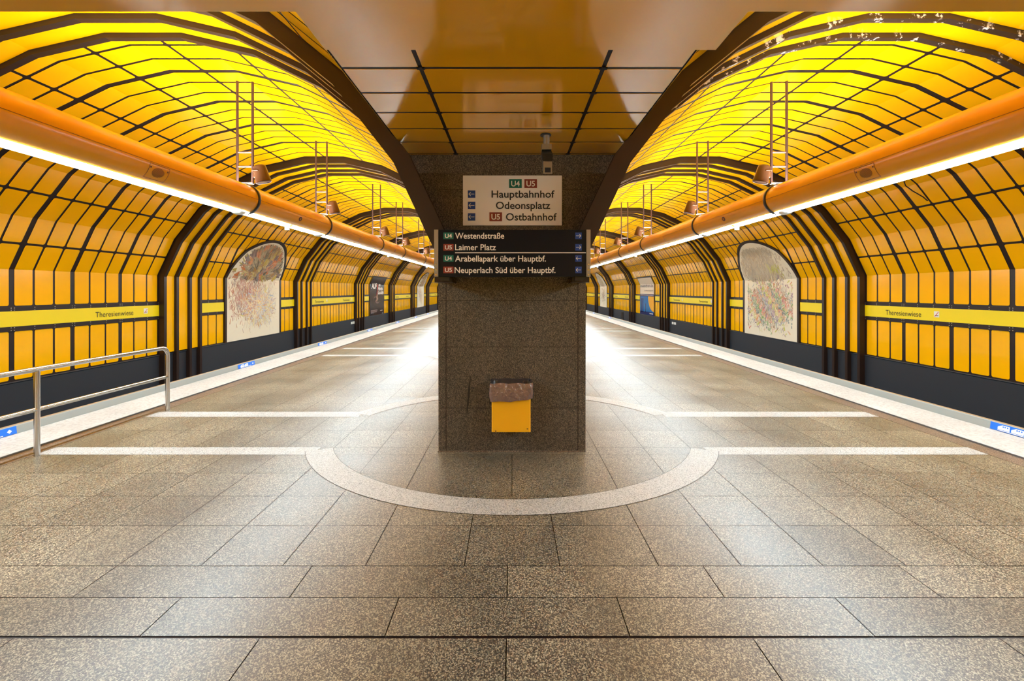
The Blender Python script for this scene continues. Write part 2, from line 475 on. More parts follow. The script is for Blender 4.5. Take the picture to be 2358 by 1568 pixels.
# white granite bands and the rings round the pillars
for k in range(8):
    yc = 5.37 + BAY*k
    for s in (-1, 1):
        for y0, y1 in ((yc, yc+0.25), (yc+1.6, yc+1.89)):
            x0, x1 = sorted((s*2.25, s*XF))
            fquad(x0, x1, y0, y1, 0.0012, 2, 1)
    # front and back arcs of the ring
    cy = yc + 0.95
    for f in (-1, 1):
        c = cy - f*0.19
        n = 40; R0, R1 = 2.285, 2.585
        ang0 = math.asin((0.72 + 0.19)/R0)
        for q in range(n):
            t0, t1 = (ang0 + (PI-2*ang0)*u/n for u in (q, q+1))
            pts = []
            for R, t in ((R0, t0), (R1, t0), (R1, t1), (R0, t1)):
                x, y = R*math.cos(t), R*math.sin(t)
                if R == R1:
                    lim = 0.95 + 0.19       # stop at the outer edge of the band
                    y = max(y, lim*0.93)
                pts.append((x, c + f*y, 0.0024))
            fl.face(pts, 2); tones.append(1)
            for R in (R0, R1):
                fl.face([(R*math.cos(t0), c+f*R*math.sin(t0), 0.0026), ((R+.005)*math.cos(t0), c+f*(R+.005)*math.sin(t0), 0.0026),
                         ((R+.005)*math.cos(t1), c+f*(R+.005)*math.sin(t1), 0.0026), (R*math.cos(t1), c+f*R*math.sin(t1), 0.0026)], 1); tones.append(1)
of = obj('floor', fl, [M['floor'], M['seam'], M['light']], kind='structure')
at = of.data.color_attributes.new('tone', 'FLOAT_COLOR', 'CORNER'); q = 0
for f, t in zip(fl.f, tones):
    for _ in f:
        at.data[q].color = (t, t, t, 1); q += 1
for s in (-1, 1):
    def strip(x0, x1, z0, z1, mat):
        mb = MB(); a, b = sorted((s*x0, s*x1)); mb.box((a, YB, z0), (b, YE, z1)); return obj(trim_name(), mb, mat, kind='structure')
    strip(5.362, 5.585, -0.3, 0.001, M['border'])
    strip(5.585, 5.66, -0.3, -0.002, M['base'])
    strip(5.66, 6.375, -0.3, 0.002, M['strip'])
    # raised coping with sloped face
    mb = MB()
    prof = [(6.385, -0.02), (6.40, 0.10), (6.41, 0.108), (6.47, 0.108), (6.48, -1.1)]
    for j, (a, b) in enumerate(zip(prof, prof[1:])):
        mb.face([(s*a[0], YB, a[1]), (s*a[0], YE, a[1]), (s*b[0], YE, b[1]), (s*b[0], YB, b[1])], 1 if j >= 2 else 0)
    obj(trim_name(), mb, [M['edge'], M['edgelip']], kind='structure')
    # track bed
    mb = MB(); a, b = sorted((s*6.48, s*(XW+0.02))); mb.box((a, YB, -1.3), (b, YE, -1.15)); obj('floor', mb, M['track'], kind='structure')
    for xr in (7.3, 8.74):
        mb = MB(); mb.box((s*xr-0.035, YB, -1.15), (s*xr+0.035, YE, -1.0)); tag(obj('track_rail', mb, M['rail']), 'steel running rail down in the track bed below the platform edge', 'rail', 'running rails in the track beds')

# ------------------------------------------------------------------ pillars
def pillar_mesh(y0):
    mb = MB(); x = 0.8415
    def sec(z, xx): return z, xx
    prof = [(0.0, x), (2.38, x+0.004), (3.26, 1.25), (CEIL-0.002, 1.38)]
    y1 = y0 + 1.70
    for (z0, a), (z1, b) in zip(prof, prof[1:]):
        mb.face([(-a, y0, z0), (a, y0, z0), (b, y0, z1), (-b, y0, z1)])
        mb.face([(a, y0, z0), (a, y1, z0), (b, y1, z1), (b, y0, z1)])
        mb.face([(a, y1, z0), (-a, y1, z0), (-b, y1, z1), (b, y1, z1)])
        mb.face([(-a, y1, z0), (-a, y0, z0), (-b, y0, z1), (-b, y1, z1)])
    # joints between the slabs
    j = MB()
    for xx in (-0.755, 0.755): j.box((xx-0.004, y0-0.0015, 0), (xx+0.004, y0+0.001, 2.35))
    for z in (0.50, 1.20, 1.73, 2.45, 3.0): j.box((-x+0.005, y0-0.0010, z-0.002), (x-0.005, y0+0.001, z+0.002))
    return mb, j
mb, j = pillar_mesh(5.47)
p1 = tag(obj('pillar', mb, M['pillar'], loc=(-0.01, 5.47, 0)), 'brown speckled granite pillar carrying the signs and the yellow litter bin', 'pillar')
obj('slab_joint', j, M['seam'], p1)
pb = MB(); pb.box((-0.85, 5.462, 0.0), (0.83, 5.475, 0.012)); obj('base_strip', pb, M['border'], p1)
sc = MB()
sc.face([(-0.522, 5.4685, 0.44), (-0.512, 5.4685, 0.43), (-0.490, 5.4685, 0.60), (-0.478, 5.4685, 0.74), (-0.472, 5.4685, 0.87), (-0.482, 5.4685, 0.86), (-0.500, 5.4685, 0.74), (-0.512, 5.4685, 0.60)])
obj('scuff_mark', sc, M['black'], p1)
for k in range(1, 8):
    q = p1.copy(); C.objects.link(q); q.location = (-0.01, 5.47 + BAY*k, 0)
    tag(q, 'brown granite pillar farther down the platform, in line behind the front pillar', 'pillar', 'pillars behind the front pillar')

# ------------------------------------------------------------------ signs at the pillar
def badge(T, x, y, w_, h, txt, mat, parent, tmat):
    mb = MB(); mb.face([T(x, y, .003), T(x+w_, y, .003), T(x+w_, y+h, .003), T(x, y+h, .003)])
    b = obj('line_badge', mb, mat, parent)
    ch = h*0.62
    t = text_faces(txt, lambda a, c, d=0: T(x + w_*0.16 + a, y + h*0.19 + c, d), w_*0.68, ch, .005, 0.018)
    obj('lettering', t, tmat, b)
def arrow(T, x, y, h, way, parent):
    mb = MB(); mb.face([T(x, y, .003), T(x+h, y, .003), T(x+h, y+h, .003), T(x, y+h, .003)])
    b = obj('arrow_panel', mb, M['blue'], parent)
    a = MB(); cx, cy = x+h/2, y+h/2; L = h*0.38; t = h*0.035; hd = h*0.26
    def bar(p, q):
        d = Vector((q[0]-p[0], q[1]-p[1])).normalized(); nx, ny = -d.y*t, d.x*t
        a.face([T(p[0]+nx, p[1]+ny, .005), T(p[0]-nx, p[1]-ny, .005), T(q[0]-nx, q[1]-ny, .005), T(q[0]+nx, q[1]+ny, .005)])
    tip = (cx + way*L, cy)
    bar((cx - way*L, cy), tip)
    for sg in (-1, 1): bar((tip[0] - way*hd, cy + sg*hd), tip)
    obj('arrow', a, M['letterlight'], b)
# white sign flush on the pillar
S1 = 1100/5.44
def px_frame(Y): 
    q = 1100/Y
    return lambda x, y, d=0: Vector(((x-1179)/q, Y-d, EYE-(y-668)/q))
def img(T):          # turn image-like coordinates (x right, y down) measured at that plane into T
    return T
def sign_T(Y, x0, y0):
    q = 1100/Y
    o = (((x0-1179)/q), Y, EYE-(y0-668)/q)
    return frame(o, (1, 0, 0), (0, 0, 1)), 1/q
T, u = sign_T(5.445, 1066, 519)
ws = thing('direction_sign', 'white direction sign with black station names screwed to the granite pillar', 'sign', tuple(T(0, 0, 0)))
mb = MB(); mb.box(tuple(T(0, 0, -0.02)), tuple(T(228*u, 115*u, 0)))
mb.v = [tuple(v) for v in mb.v]; obj('board', mb, M['signwhite'], ws)
def at_px(px, py): return (px-1066)*u, (519-py)*u
for txt, x0, x1, base, cap in (('Hauptbahnhof', 1132, 1277, 455, 16.5), ('Odeonsplatz', 1142, 1267, 481, 16.5), ('Ostbahnhof', 1165, 1282, 507.5, 16.5)):
    x, y = at_px(x0, base)
    t = text_faces(txt, lambda a, c, d=0: T(x+a, y+c, d), (x1-x0)*u, cap*u, .004, 0.011)
    obj('lettering', t, M['letterdark'], ws)
for txt, x0, y0, mt in (('U4', 1172.5, 433, 'teal'), ('U5', 1207.5, 433, 'red'), ('U5', 1127, 509.5, 'red')):
    x, y = at_px(x0, y0); badge(T, x, y, 29*u, 20.5*u, txt, M[mt], ws, M['letterlight'])
for y0 in (455.5, 481.5, 508):
    x, y = at_px(1077.5, y0); arrow(T, x, y, 17*u, -1, ws)
# dark overhead sign in front of the ribs
T, u = sign_T(4.86, 1000, 637)
ds = thing('platform_sign', 'wide navy destination sign with cream lettering hung across the granite pillar', 'sign', tuple(T(0, 0, 0)))
mb = MB(); mb.box(tuple(T(9*u, 0, -0.14)), tuple(T(350*u, 108*u, 0))); obj('board', mb, M['navy'], ds)
for x0 in (0, 350):
    mb = MB(); mb.box(tuple(T(x0*u, 0, -0.15)), tuple(T((x0+9.5)*u, 108*u, 0.012))); e = obj('end_plate', mb, M['alu'], ds)
    for yy in (12, 24, 36):
        c = T((x0+4.7)*u, (yy-8)*u, 0.012)
        s_ = MB(); s_.tube([c, c + Vector((0, -0.008, 0))], 0.008, 10); obj('screw', s_, M['steel'], e)
for x0, x1 in ((4, 34), (325, 352)):
    mb = MB()
    poly = [(x0*u, 0), (x1*u, 0), (x1*u, -9*u), ((x0+9 if x0 < 100 else x0)*u, -9*u), (x0*u, 0)][:4] if x0 < 100 else [(x0*u, 0), (x1*u, 0), ((x1-9)*u, -9*u), (x0*u, -9*u)]
    mb.prism(poly, lambda a, b, d: T(a, b, d-0.2), 0.17); obj('bracket', mb, M['black'], ds)
def at_px2(px, py): return (px-1000)*u, (637-py)*u
for txt, x0, x1, base, cap in (('Westendstraße', 1048, 1161, 549.5, 13.5), ('Laimer Platz', 1048, 1142, 576, 13.5), ('Arabellapark über Hauptbf.', 1048, 1257, 602, 13.5), ('Neuperlach Süd über Hauptbf.', 1047, 1279, 628.5, 13.5)):
    x, y = at_px2(x0, base)
    t = text_faces(txt, lambda a, c, d=0: T(x+a, y+c, d), (x1-x0)*u, cap*u, .004, 0.011)
    obj('lettering', t, M['letterlight'], ds)
for txt, y0, mt in (('U4', 550.5, 'teal'), ('U5', 577, 'red'), ('U4', 602.5, 'teal'), ('U5', 629, 'red')):
    x, y = at_px2(1021, y0); badge(T, x, y, 23.5*u, 15*u, txt, M[mt], ds, M['letterlight'])
for y0, way in ((550.5, 1), (577, 1), (602.5, -1), (629, -1)):
    x, y = at_px2(1324.5, y0); arrow(T, x, y, 15*u, way, ds)
mb = MB(); x, y = at_px2(1048, 583); x1, y1 = at_px2(1349, 581); mb.face([T(x, y, .004), T(x1, y, .004), T(x1, y1, .004), T(x, y1, .004)])
obj('divider_line', mb, M['letterlight'], ds)

# ------------------------------------------------------------------ security camera
sc_ = thing('security_camera', 'small black surveillance camera hanging from the passage ceiling on a steel pole', 'camera', (0.345, 4.78, CEIL))
cx = 0.345
mb = MB(); mb.tube([(cx, 4.78, CEIL+0.004), (cx, 4.78, 3.25)], 0.031, 16); obj('pole', mb, M['alu'], sc_)
mb = MB(); mb.tube([(cx-0.008, 4.78, CEIL), (cx-0.008, 4.78, CEIL-0.012)], 0.055, 20); obj('ceiling_plate', mb, M['black'], sc_)
mb = MB(); mb.box((cx-0.048, 4.73, 3.245), (cx+0.048, 4.83, 3.30)); obj('bracket', mb, M['alu'], sc_)
mb = MB()
def cb(x, a, b):  # camera body frame, tilted down to the viewer
    t = math.radians(24)
    return (cx + x, 4.78 - a*math.cos(t) - b*math.sin(t)*0 , 3.19 - a*math.sin(t) + b*math.cos(t))
def cbox(mb, x0, x1, a0, a1, b0, b1):
    p = [cb(x, a, b) for b in (b0, b1) for x, a in ((x0, a0), (x1, a0), (x1, a1), (x0, a1))]
    i = len(mb.v); mb.v += p
    for f in ((0,3,2,1),(4,5,6,7),(0,1,5,4),(1,2,6,5),(2,3,7,6),(3,0,4,7)):
        mb.f.append(tuple(i+k for k in f)); mb.m.append(0); mb.sm.append(False); mb.col.append(None)
cbox(mb, -0.047, 0.047, -0.10, 0.20, -0.02, 0.062); obj('housing', mb, M['black'], sc_)
mb = MB(); cbox(mb, -0.042, 0.042, 0.02, 0.19, -0.155, -0.021); fr = obj('camera_front', mb, M['alu'], sc_)
mb = MB(); cbox(mb, -0.028, 0.028, 0.188, 0.193, -0.140, -0.088); obj('lens', mb, M['glass'], fr)

# ------------------------------------------------------------------ litter bin
T, u = sign_T(5.20, 1132, 995)
lb = thing('litter_bin', 'yellow metal litter bin with a brown plastic liner fixed low on the pillar', 'litter bin', tuple(T(0, 0, 0)))
bx0, bx1 = T(0, 0).x, T(90*u, 0).x; bz0 = T(0, 0).z; bz1 = bz0 + 0.50
mb = MB()
def rrect(x0, x1, y0, y1, r, n=4):
    pts = []
    for cx_, cy_, a0 in ((x1-r, y1-r, 0), (x0+r, y1-r, 90), (x0+r, y0+r, 180), (x1-r, y0+r, 270)):
        for k_ in range(n+1):
            a = math.radians(a0 + 90*k_/n); pts.append((cx_ + r*math.cos(a), cy_ + r*math.sin(a)))
    return pts
o = rrect(bx0, bx1, 5.20, 5.455, 0.018)
mb.grid([[(x, y, bz0) for x, y in o], [(x, y, bz1) for x, y in o]], 0, False, True)
mb.face([(x, y, bz0) for x, y in o][::-1])
obj('bin_body', mb, M['binyellow'], lb)
for xx, zz in ((0.045, 0.012), (bx1-bx0-0.035, 0.035)):
    mb = MB(); mb.box((bx0+xx-.008, 5.1985, bz0+zz-.004), (bx0+xx+.008, 5.201, bz0+zz+.004)); obj('scratch', mb, M['black'], lb)
mb = MB(); mb.box((bx0-0.03, 5.30, bz0+0.28), (bx0-0.002, 5.465, bz0+0.48)); mb.box((bx1+0.002, 5.40, bz0+0.30), (bx1+0.02, 5.465, bz0+0.45)); mb.box((bx0+.05, 5.455, bz0+.05), (bx1-.05, 5.47, bz0+.45)); obj('mount', mb, M['black'], lb)
# liner folded over the rim
rb = random.Random(5); n = 96
per = rrect(bx0-0.014, bx1+0.018, 5.176, 5.462, 0.035, 8)
def resample(p, n):
    L = [0]
    for a, b in zip(p, p[1:]+p[:1]): L.append(L[-1] + math.dist(a, b))
    out = []; k = 0; q = p + p[:1]
    for i in range(n):
        t = L[-1]*i/n
        while L[k+1] < t: k += 1
        out.append(lerp(q[k], q[k+1], (t-L[k])/(L[k+1]-L[k])))
    return out
per = resample(per, n); mx_, my_ = (bx0+bx1)/2, 5.325
ph = [rb.uniform(0, 6.28) for _ in range(8)]
def wob(i, j): return 0.004*math.sin(i*0.42+ph[2]+j*0.5) + 0.003*math.sin(i*0.95+ph[3]-j*0.9)
rows = []
for j in range(10):
    v = j/9; row = []
    for i, (x, y) in enumerate(per):
        # hem hangs lower in the middle of the front, higher at the right
        drop = 0.215 + 0.018*math.sin(i*2*PI/n+1.0) - 0.04*max(0, (x-mx_)/0.2) if y < 5.3 else 0.20
        bulge = 0.010*math.sin(v*PI) + 0.006*v
        dx, dy = x-mx_, y-my_; l = math.hypot(dx, dy)
        k_ = 1 + (bulge + wob(i, j))/l
        yy = my_ + dy*k_
        row.append((mx_ + dx*k_, min(yy, 5.466), bz1 + 0.035 - v*drop + 0.004*math.sin(i*0.5+ph[1])))
    rows.append(row)
mb = MB(); mb.grid(rows, 0, True, True); liner = obj('bin_liner', mb, M['bag'], lb)
inr = resample(rrect(bx0+0.008, bx1-0.008, 5.208, 5.446, 0.03, 8), n)
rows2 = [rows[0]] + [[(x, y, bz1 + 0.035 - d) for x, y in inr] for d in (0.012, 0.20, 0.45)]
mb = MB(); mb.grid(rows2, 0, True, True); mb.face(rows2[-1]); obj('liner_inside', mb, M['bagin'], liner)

# ------------------------------------------------------------------ light tubes, hangers, spotlights
TX, TZ, TR = 4.63, EYE + 1.573, 0.25
RINGS = [0.24, 3.56] + [8.28 + BAY*k for k in range(9)] + [11.60 + BAY*k for k in range(8)]
RINGS = sorted(r for r in RINGS if r < 74)
ORD = ['first', 'second', 'third', 'fourth', 'fifth', 'sixth', 'seventh', 'eighth', 'ninth', 'tenth', 'eleventh', 'twelfth', 'thirteenth', 'fourteenth', 'fifteenth', 'sixteenth', 'seventeenth', 'eighteenth', 'nineteenth', 'twentieth']
for s in (-1, 1):
    sd = SIDE[s]
    where = 'on the handrail side of the platform' if s < 0 else 'on the platform side without a handrail'
    lt = thing('light_tube', 'long orange tube lamp with glowing white underside %s' % where, 'lamp', (s*TX, YB, TZ))
    # cross-section: round shell, open trough on top, lens below
    def arc(a0, a1, n, r=TR): return [(r*math.sin(math.radians(a0+(a1-a0)*k/n)), r*math.cos(math.radians(a0+(a1-a0)*k/n))) for k in range(n+1)]
    # angle measured from the top, clockwise
    shell_arc = arc(28, 159, 24)
    cuts = [YB+0.05] + RINGS + [74.0]
    for a, b in zip(cuts, cuts[1:]):
        mb = MB()
        for sg in (-1, 1):
            mb.grid([[(s*TX + sg*x, y, TZ+z) for x, z in shell_arc] for y in (a, b)], 0, True)
        # trough lips and floor
        xl, zl = arc(28, 28, 1)[0]
        for sg in (-1, 1):
            mb.face([(s*TX+sg*xl, a, TZ+zl), (s*TX+sg*xl, b, TZ+zl), (s*TX+sg*xl, b, TZ+0.16), (s*TX+sg*xl, a, TZ+0.16)], 0)
        mb.face([(s*TX-xl, a, TZ+0.16), (s*TX-xl, b, TZ+0.16), (s*TX+xl, b, TZ+0.16), (s*TX+xl, a, TZ+0.16)], 0)
        # long seam line on the side
        for sg in (-1, 1):
            x, z = arc(92, 93, 1, TR+0.0015)[0]; x2, z2 = arc(92, 93, 1, TR+0.0015)[1]
            mb.face([(s*TX+sg*x, a, TZ+z), (s*TX+sg*x, b, TZ+z), (s*TX+sg*x2, b, TZ+z2), (s*TX+sg*x2, a, TZ+z2)], 1)
        ts = obj('tube_shell', mb, [M['tube'], M['tubeline']], lt)
        mb = MB(); mb.face([(s*TX-0.09, a+.02, TZ+0.17), (s*TX-0.09, b-.02, TZ+0.17), (s*TX+0.09, b-.02, TZ+0.17), (s*TX+0.09, a+.02, TZ+0.17)])
        obj('uplight', mb, M['uplight'], lt)
        # glowing diffuser below, with a small gap at the middle sensor
        lens = []
        for k in range(9):
            t = PI*k/8; lens.append((-0.100*math.cos(t), -0.222 - 0.046*math.sin(t)**0.7))
        gaps = [a+0.03] + [y for y in (9.83+BAY*q for q in range(-1, 9)) if a < y < b] + [b-0.03]
        for p, q in zip(gaps, gaps[1:]):
            mb = MB(); mb.grid([[(s*TX+x, y, TZ+z) for x, z in lens] for y in (p+0.05*(p != gaps[0]), q-0.05*(q != gaps[-1]))], 0, True)
            obj('light_diffuser', mb, M['diffuser'], lt)
    for y in RINGS:
        mb = MB(); mb.grid([[(s*TX + r*math.sin(t*2*PI/40), yy, TZ + r*math.cos(t*2*PI/40)) for t in range(40)] for r, yy in ((TR-.01, y-0.035), (TR+0.018, y-0.03), (TR+0.018, y+0.03), (TR-.01, y+0.035))], 0, True, True)
        obj('clamp_ring', mb, M['ring'], lt)
        # rounded diffuser end just in front of the ring
        mb = MB(); rows = []
        for k in range(6):
            v = k/5; rr = math.sqrt(max(0, 1-v*v))
            rows.append([(s*TX + 0.10*rr*math.cos(t*2*PI/16), y-0.20 + 0.15*rr*math.sin(t*2*PI/16), TZ-0.245-0.055*v) for t in range(16)])
        mb.grid(rows, 0, True, True); obj('diffuser_end', mb, M['white'], lt)
    for q in range(-1, 8):
        y = 9.83 + BAY*q
        mb = MB(); mb.tube([(s*TX, y, TZ-0.20), (s*TX, y, TZ-0.335)], 0.045, 14); obj('sensor', mb, M['white'], lt)
    # loudspeaker grille on the platform face of the tube
    for y, hw in ((5.95, 0.17),) + tuple((9.93 + 8.04*q, 0.0) for q in range(3)):
        def ST(a, b, r=TR+0.003):       # a along the tube, b degrees from the top towards the platform
            t = math.radians(b); return (s*TX - s*r*math.sin(t), y + a, TZ + r*math.cos(t))
        mb = MB()
        if hw:
            w2, b0, b1 = 0.165, 96, 140
            nb = 10
            for e0, e1 in (((-w2, b0), (w2, b0)), ((-w2, b1), (w2, b1))):
                mb.face([ST(e0[0], e0[1]), ST(e1[0], e1[1]), ST(e1[0], e1[1]+1.2), ST(e0[0], e0[1]+1.2)], 0)
            for a0 in (-w2, w2):
                mb.grid([[ST(a0-.003, b0+(b1-b0)*k/nb) for k in range(nb+1)], [ST(a0+.003, b0+(b1-b0)*k/nb) for k in range(nb+1)]], 0)
            for k in range(13):
                b = 104 + 26*k/12; c = (k-6)/6.6; hl = 0.10*math.sqrt(max(0.05, 1-c*c))
                mb.face([ST(-hl, b), ST(hl, b), ST(hl, b+1.15), ST(-hl, b+1.15)], 0)
            for a0 in (-0.14, 0.14):
                mb.face([ST(a0-.011, 104.5), ST(a0+.011, 104.5), ST(a0+.011, 109), ST(a0-.011, 109)], 0)
            obj('loudspeaker_grille', mb, M['tubeline'], lt)
        else:
            n = 14
            mb.face([ST(0.07*math.cos(2*PI*k/n), 112 + 11*math.sin(2*PI*k/n)) for k in range(n)], 0)
            obj('vent', mb, M['tubeline'], lt)
    for y in [13.8 + 8.04*q for q in range(4)]:
        mb = MB(); mb.grid([[(s*TX + (TR+.0015)*math.sin(math.radians(b))*-s, yy, TZ + (TR+.0015)*math.cos(math.radians(b))) for b in range(95, 141, 5)] for yy in (y-.008, y+.008)])
        obj('section_joint', mb, M['tubeline'], lt)
    # ladder hangers and spotlights at the rings
    num = 0
    for y in [r for r in RINGS if r > 2]:
        num += 1
        if y < 5: nm = 'nearest, beyond the picture edge'
        else: nm = '%s in the row' % ORD[num-2]
        la = thing('hanging_ladder', 'steel ladder hanger above the tube %s, %s' % ('on the handrail side' if s < 0 else 'opposite the handrail', nm), 'hanger', (s*TX, y, TZ), 'ladder hangers of the tube lamps')
        top = {}
        for px_ in (TX-0.135, TX+0.13):
            zt = ZR - max(0, inner[0][0]-px_)*math.tan(math.radians(13))
            mb = MB(); mb.tube([(s*px_, y, TZ+0.262), (s*px_, y, zt-0.005)], 0.022, 10); obj('post', mb, M['ladder'], la)
        for zz in (TZ+TR+0.32, TZ+TR+0.565):
            mb = MB(); mb.tube([(s*(TX-0.135), y, zz), (s*(TX+0.13), y, zz)], 0.016, 8); obj('rung', mb, M['rung'], la)
        mb = MB(); mb.box((s*TX-0.15, y-0.03, TZ+0.270), (s*TX+0.15, y+0.03, TZ+0.286)); obj('saddle', mb, M['rung'], la)
        # spotlight on the inner post
        sl = thing('spotlight', 'bronze spotlight on a ladder hanger %s, %s' % ('on the handrail side' if s < 0 else 'opposite the handrail', nm), 'spotlight', (s*(TX-0.135), y, EYE+2.02), 'spotlights on the ladder hangers')
        c = Vector((s*(TX-0.31), y-0.04, EYE+2.00)); ax = Vector((s*-0.22, 0.10, -1)).normalized()
        prof = [(0.0, -0.155), (0.075, -0.152), (0.098, -0.135), (0.103, -0.11), (0.128, 0.13), (0.128, 0.145), (0.116, 0.145)]
        e1 = ax.cross(Vector((0, 1, 0))).normalized(); e2 = ax.cross(e1)
        mb = MB(); mb.grid([[c + ax*h + (e1*math.cos(t*2*PI/24) + e2*math.sin(t*2*PI/24))*r for t in range(24)] for r, h in prof], 0, True, True)
        hd = obj('lamp_housing', mb, M['bronze'], sl)
        mb = MB(); mb.face([c + ax*0.14 + (e1*math.cos(t*2*PI/24) + e2*math.sin(t*2*PI/24))*0.117 for t in range(24)]); obj('lamp_glass', mb, M['glass'], hd)
        mb = MB()
        mb.box((min(s*(TX-0.20), s*(TX-0.158)), y-0.045, EYE+1.95), (max(s*(TX-0.20), s*(TX-0.158)), y+0.045, EYE+2.08))
        for yy in (-0.15, 0.07):
            a = Vector((s*(TX-0.175), y+yy*0.3, EYE+2.04)); b = Vector((c.x+s*0.0, c.y+ (-0.118 if yy < 0 else 0.118), EYE+2.04))
            mb.tube([a, Vector((c.x+s*0.10, b.y, EYE+2.04)), b], 0.012, 8)
        obj('bracket', mb, M['bronze'], sl)
        mb = MB(); mb.tube([Vector((s*(TX-0.175), y, EYE+1.96)), Vector((s*(TX-0.22), y+.02, EYE+1.90)), c + ax*(-0.0) + Vector((s*0.06, 0, -0.06))], 0.006, 6); obj('cable', mb, M['black'], sl)

# ------------------------------------------------------------------ things on the track walls
def along(s):           # frame on the vertical wall: x reads left to right for someone facing the wall
    return (0, -s, 0)
def wall_T(s, y, z, d=0.03): return frame((s*(XW-d), y, z), along(s), (0, 0, 1))
def wall_map(s, d):
    """(y, u) -> point on the bent wall surface, u measured along the wall from the K1 crease (down is negative)."""
    Q = offset([(XW, -1.25), K1, K2, K3, SPLIT], d)
    L1 = math.hypot(Q[2][0]-Q[1][0], Q[2][1]-Q[1][1]); L2 = math.hypot(Q[3][0]-Q[2][0], Q[3][1]-Q[2][1])
    def W(y, u):
        if u <= 0: p = (Q[1][0], Q[1][1]+u)
        elif u <= L1: p = lerp(Q[1], Q[2], u/L1)
        else: p = lerp(Q[2], Q[3], (u-L1)/L2)
        return Vector((s*p[0], y, p[1]))
    return W, L1
U_LOW = Z_LOW - K1[1]
def fill(mb, W, L1, y0, y1, low, top, mat=0, n=24, col=None):
    """sheet between heights low and top(y), folded at the creases"""
    for k in range(n):
        a, b = y0 + (y1-y0)*k/n, y0 + (y1-y0)*(k+1)/n
        ta, tb = top(a), top(b)
        cutsets = [(low, 0), (0, L1), (L1, 9)]
        for lo, hi in cutsets:
            a0, a1, b0, b1 = min(max(low, lo), ta), min(ta, hi), min(max(low, lo), tb), min(tb, hi)
            pts = [W(a, a0)]
            if b1 - b0 < 1e-6 and a1 - a0 < 1e-6: continue
            pts.append(W(b, b0))
            if b1 - b0 > 1e-6: pts.append(W(b, b1))
            if a1 - a0 > 1e-6: pts.append(W(a, a1))
            if len(pts) >= 3: mb.face(pts, mat, False, col)
def no_smoking(T, x, y, h, parent):
    mb = MB(); mb.face([T(x, y, .003), T(x+h, y, .003), T(x+h, y+h, .003), T(x, y+h, .003)]); st = obj('no_smoking_sticker', mb, M['white'], parent)
    mb = MB(); mb.face([T(x+h*.2, y+h*.22, .005), T(x+h*.85, y+h*.22, .005), T(x+h*.85, y+h*.32, .005), T(x+h*.2, y+h*.32, .005)]); obj('cigarette', mb, M['letterdark'], st)
    mb = MB(); mb.face([T(x+h*.1, y+h*.12, .006), T(x+h*.2, y+h*.08, .006), T(x+h*.92, y+h*.88, .006), T(x+h*.84, y+h*.94, .006)]); obj('red_bar', mb, M['signred'], st)
SIDEPHR = {-1: 'behind the steel handrail side track', 1: 'across the track opposite the handrail side'}
def board(s, y0, y1, label, names=True, group=None, texts=()):
    b = thing('station_name_board' if names else 'blank_sign_board', label, 'sign board', (s*(XW-0.02), y0, Z_S1), group)
    mb = MB(); xa, xb = s*(XW-0.036), s*(XW-0.004)
    mb.box((min(xa, xb), y0, Z_S1+.002), (max(xa, xb), y1, Z_S2-.002)); obj('board', mb, M['lemon'], b)
    for t0, t1 in texts:       # y range of the lettering, and a no smoking sticker after it
        T = wall_T(s, t0 if s < 0 else t1, Z_S1+0.075, 0.036)
        obj('lettering', text_faces('Theresienwiese', T, abs(t1-t0), 0.125, 0.004, 0.0), M['letterbrown'], b)
        yi = (t1 + 0.34) if s < 0 else (t0 - 0.34)
        if y0 < yi - .1 and yi + .1 < y1:
            no_smoking(wall_T(s, yi, Z_S1+0.09, 0.036), 0, 0, 0.135, b)
PICT = {}
for s in (-1, 1):
    sidew = 'behind the handrail' if s < 0 else 'opposite the handrail'
    for k in range(-1, 7):
        G = P0 + BAY*k; y0, y1 = G + ribs_of(k)[3] + 0.105, G + BAY - 0.005
        if bay_kind(k) == 'name':
            if s < 0: texts = [(G+2.2, G+3.3), (G+6.05, G+7.15)]
            else: texts = [(G+6.25, G+7.31), (G+2.35, G+3.45)]
            ordn = ['first', 'second', 'third', 'fourth'][k//2]
            board(s, y0, y1, 'long yellow Theresienwiese name board on the wall %s, %s from the front' % (sidew, ordn), True, 'station name boards', texts)
        else:
            m0, m1 = G + 3.04 - 0.13, G + 6.68 + 0.13
            kind = 'poster' if k == 3 else 'mural'
            if k >= 1:
                nm = {1: 'nearest mural', 3: 'advertising poster', 5: 'farthest mural'}[k]
                board(s, y0, m0, 'short blank yellow board %s, just before the %s' % (sidew, nm), False, 'blank boards beside the pictures')
                board(s, m1, y1, 'short blank yellow board %s, just beyond the %s' % (sidew, nm), False, 'blank boards beside the pictures')
                PICT[(s, k)] = (G + 3.04, G + 6.68)

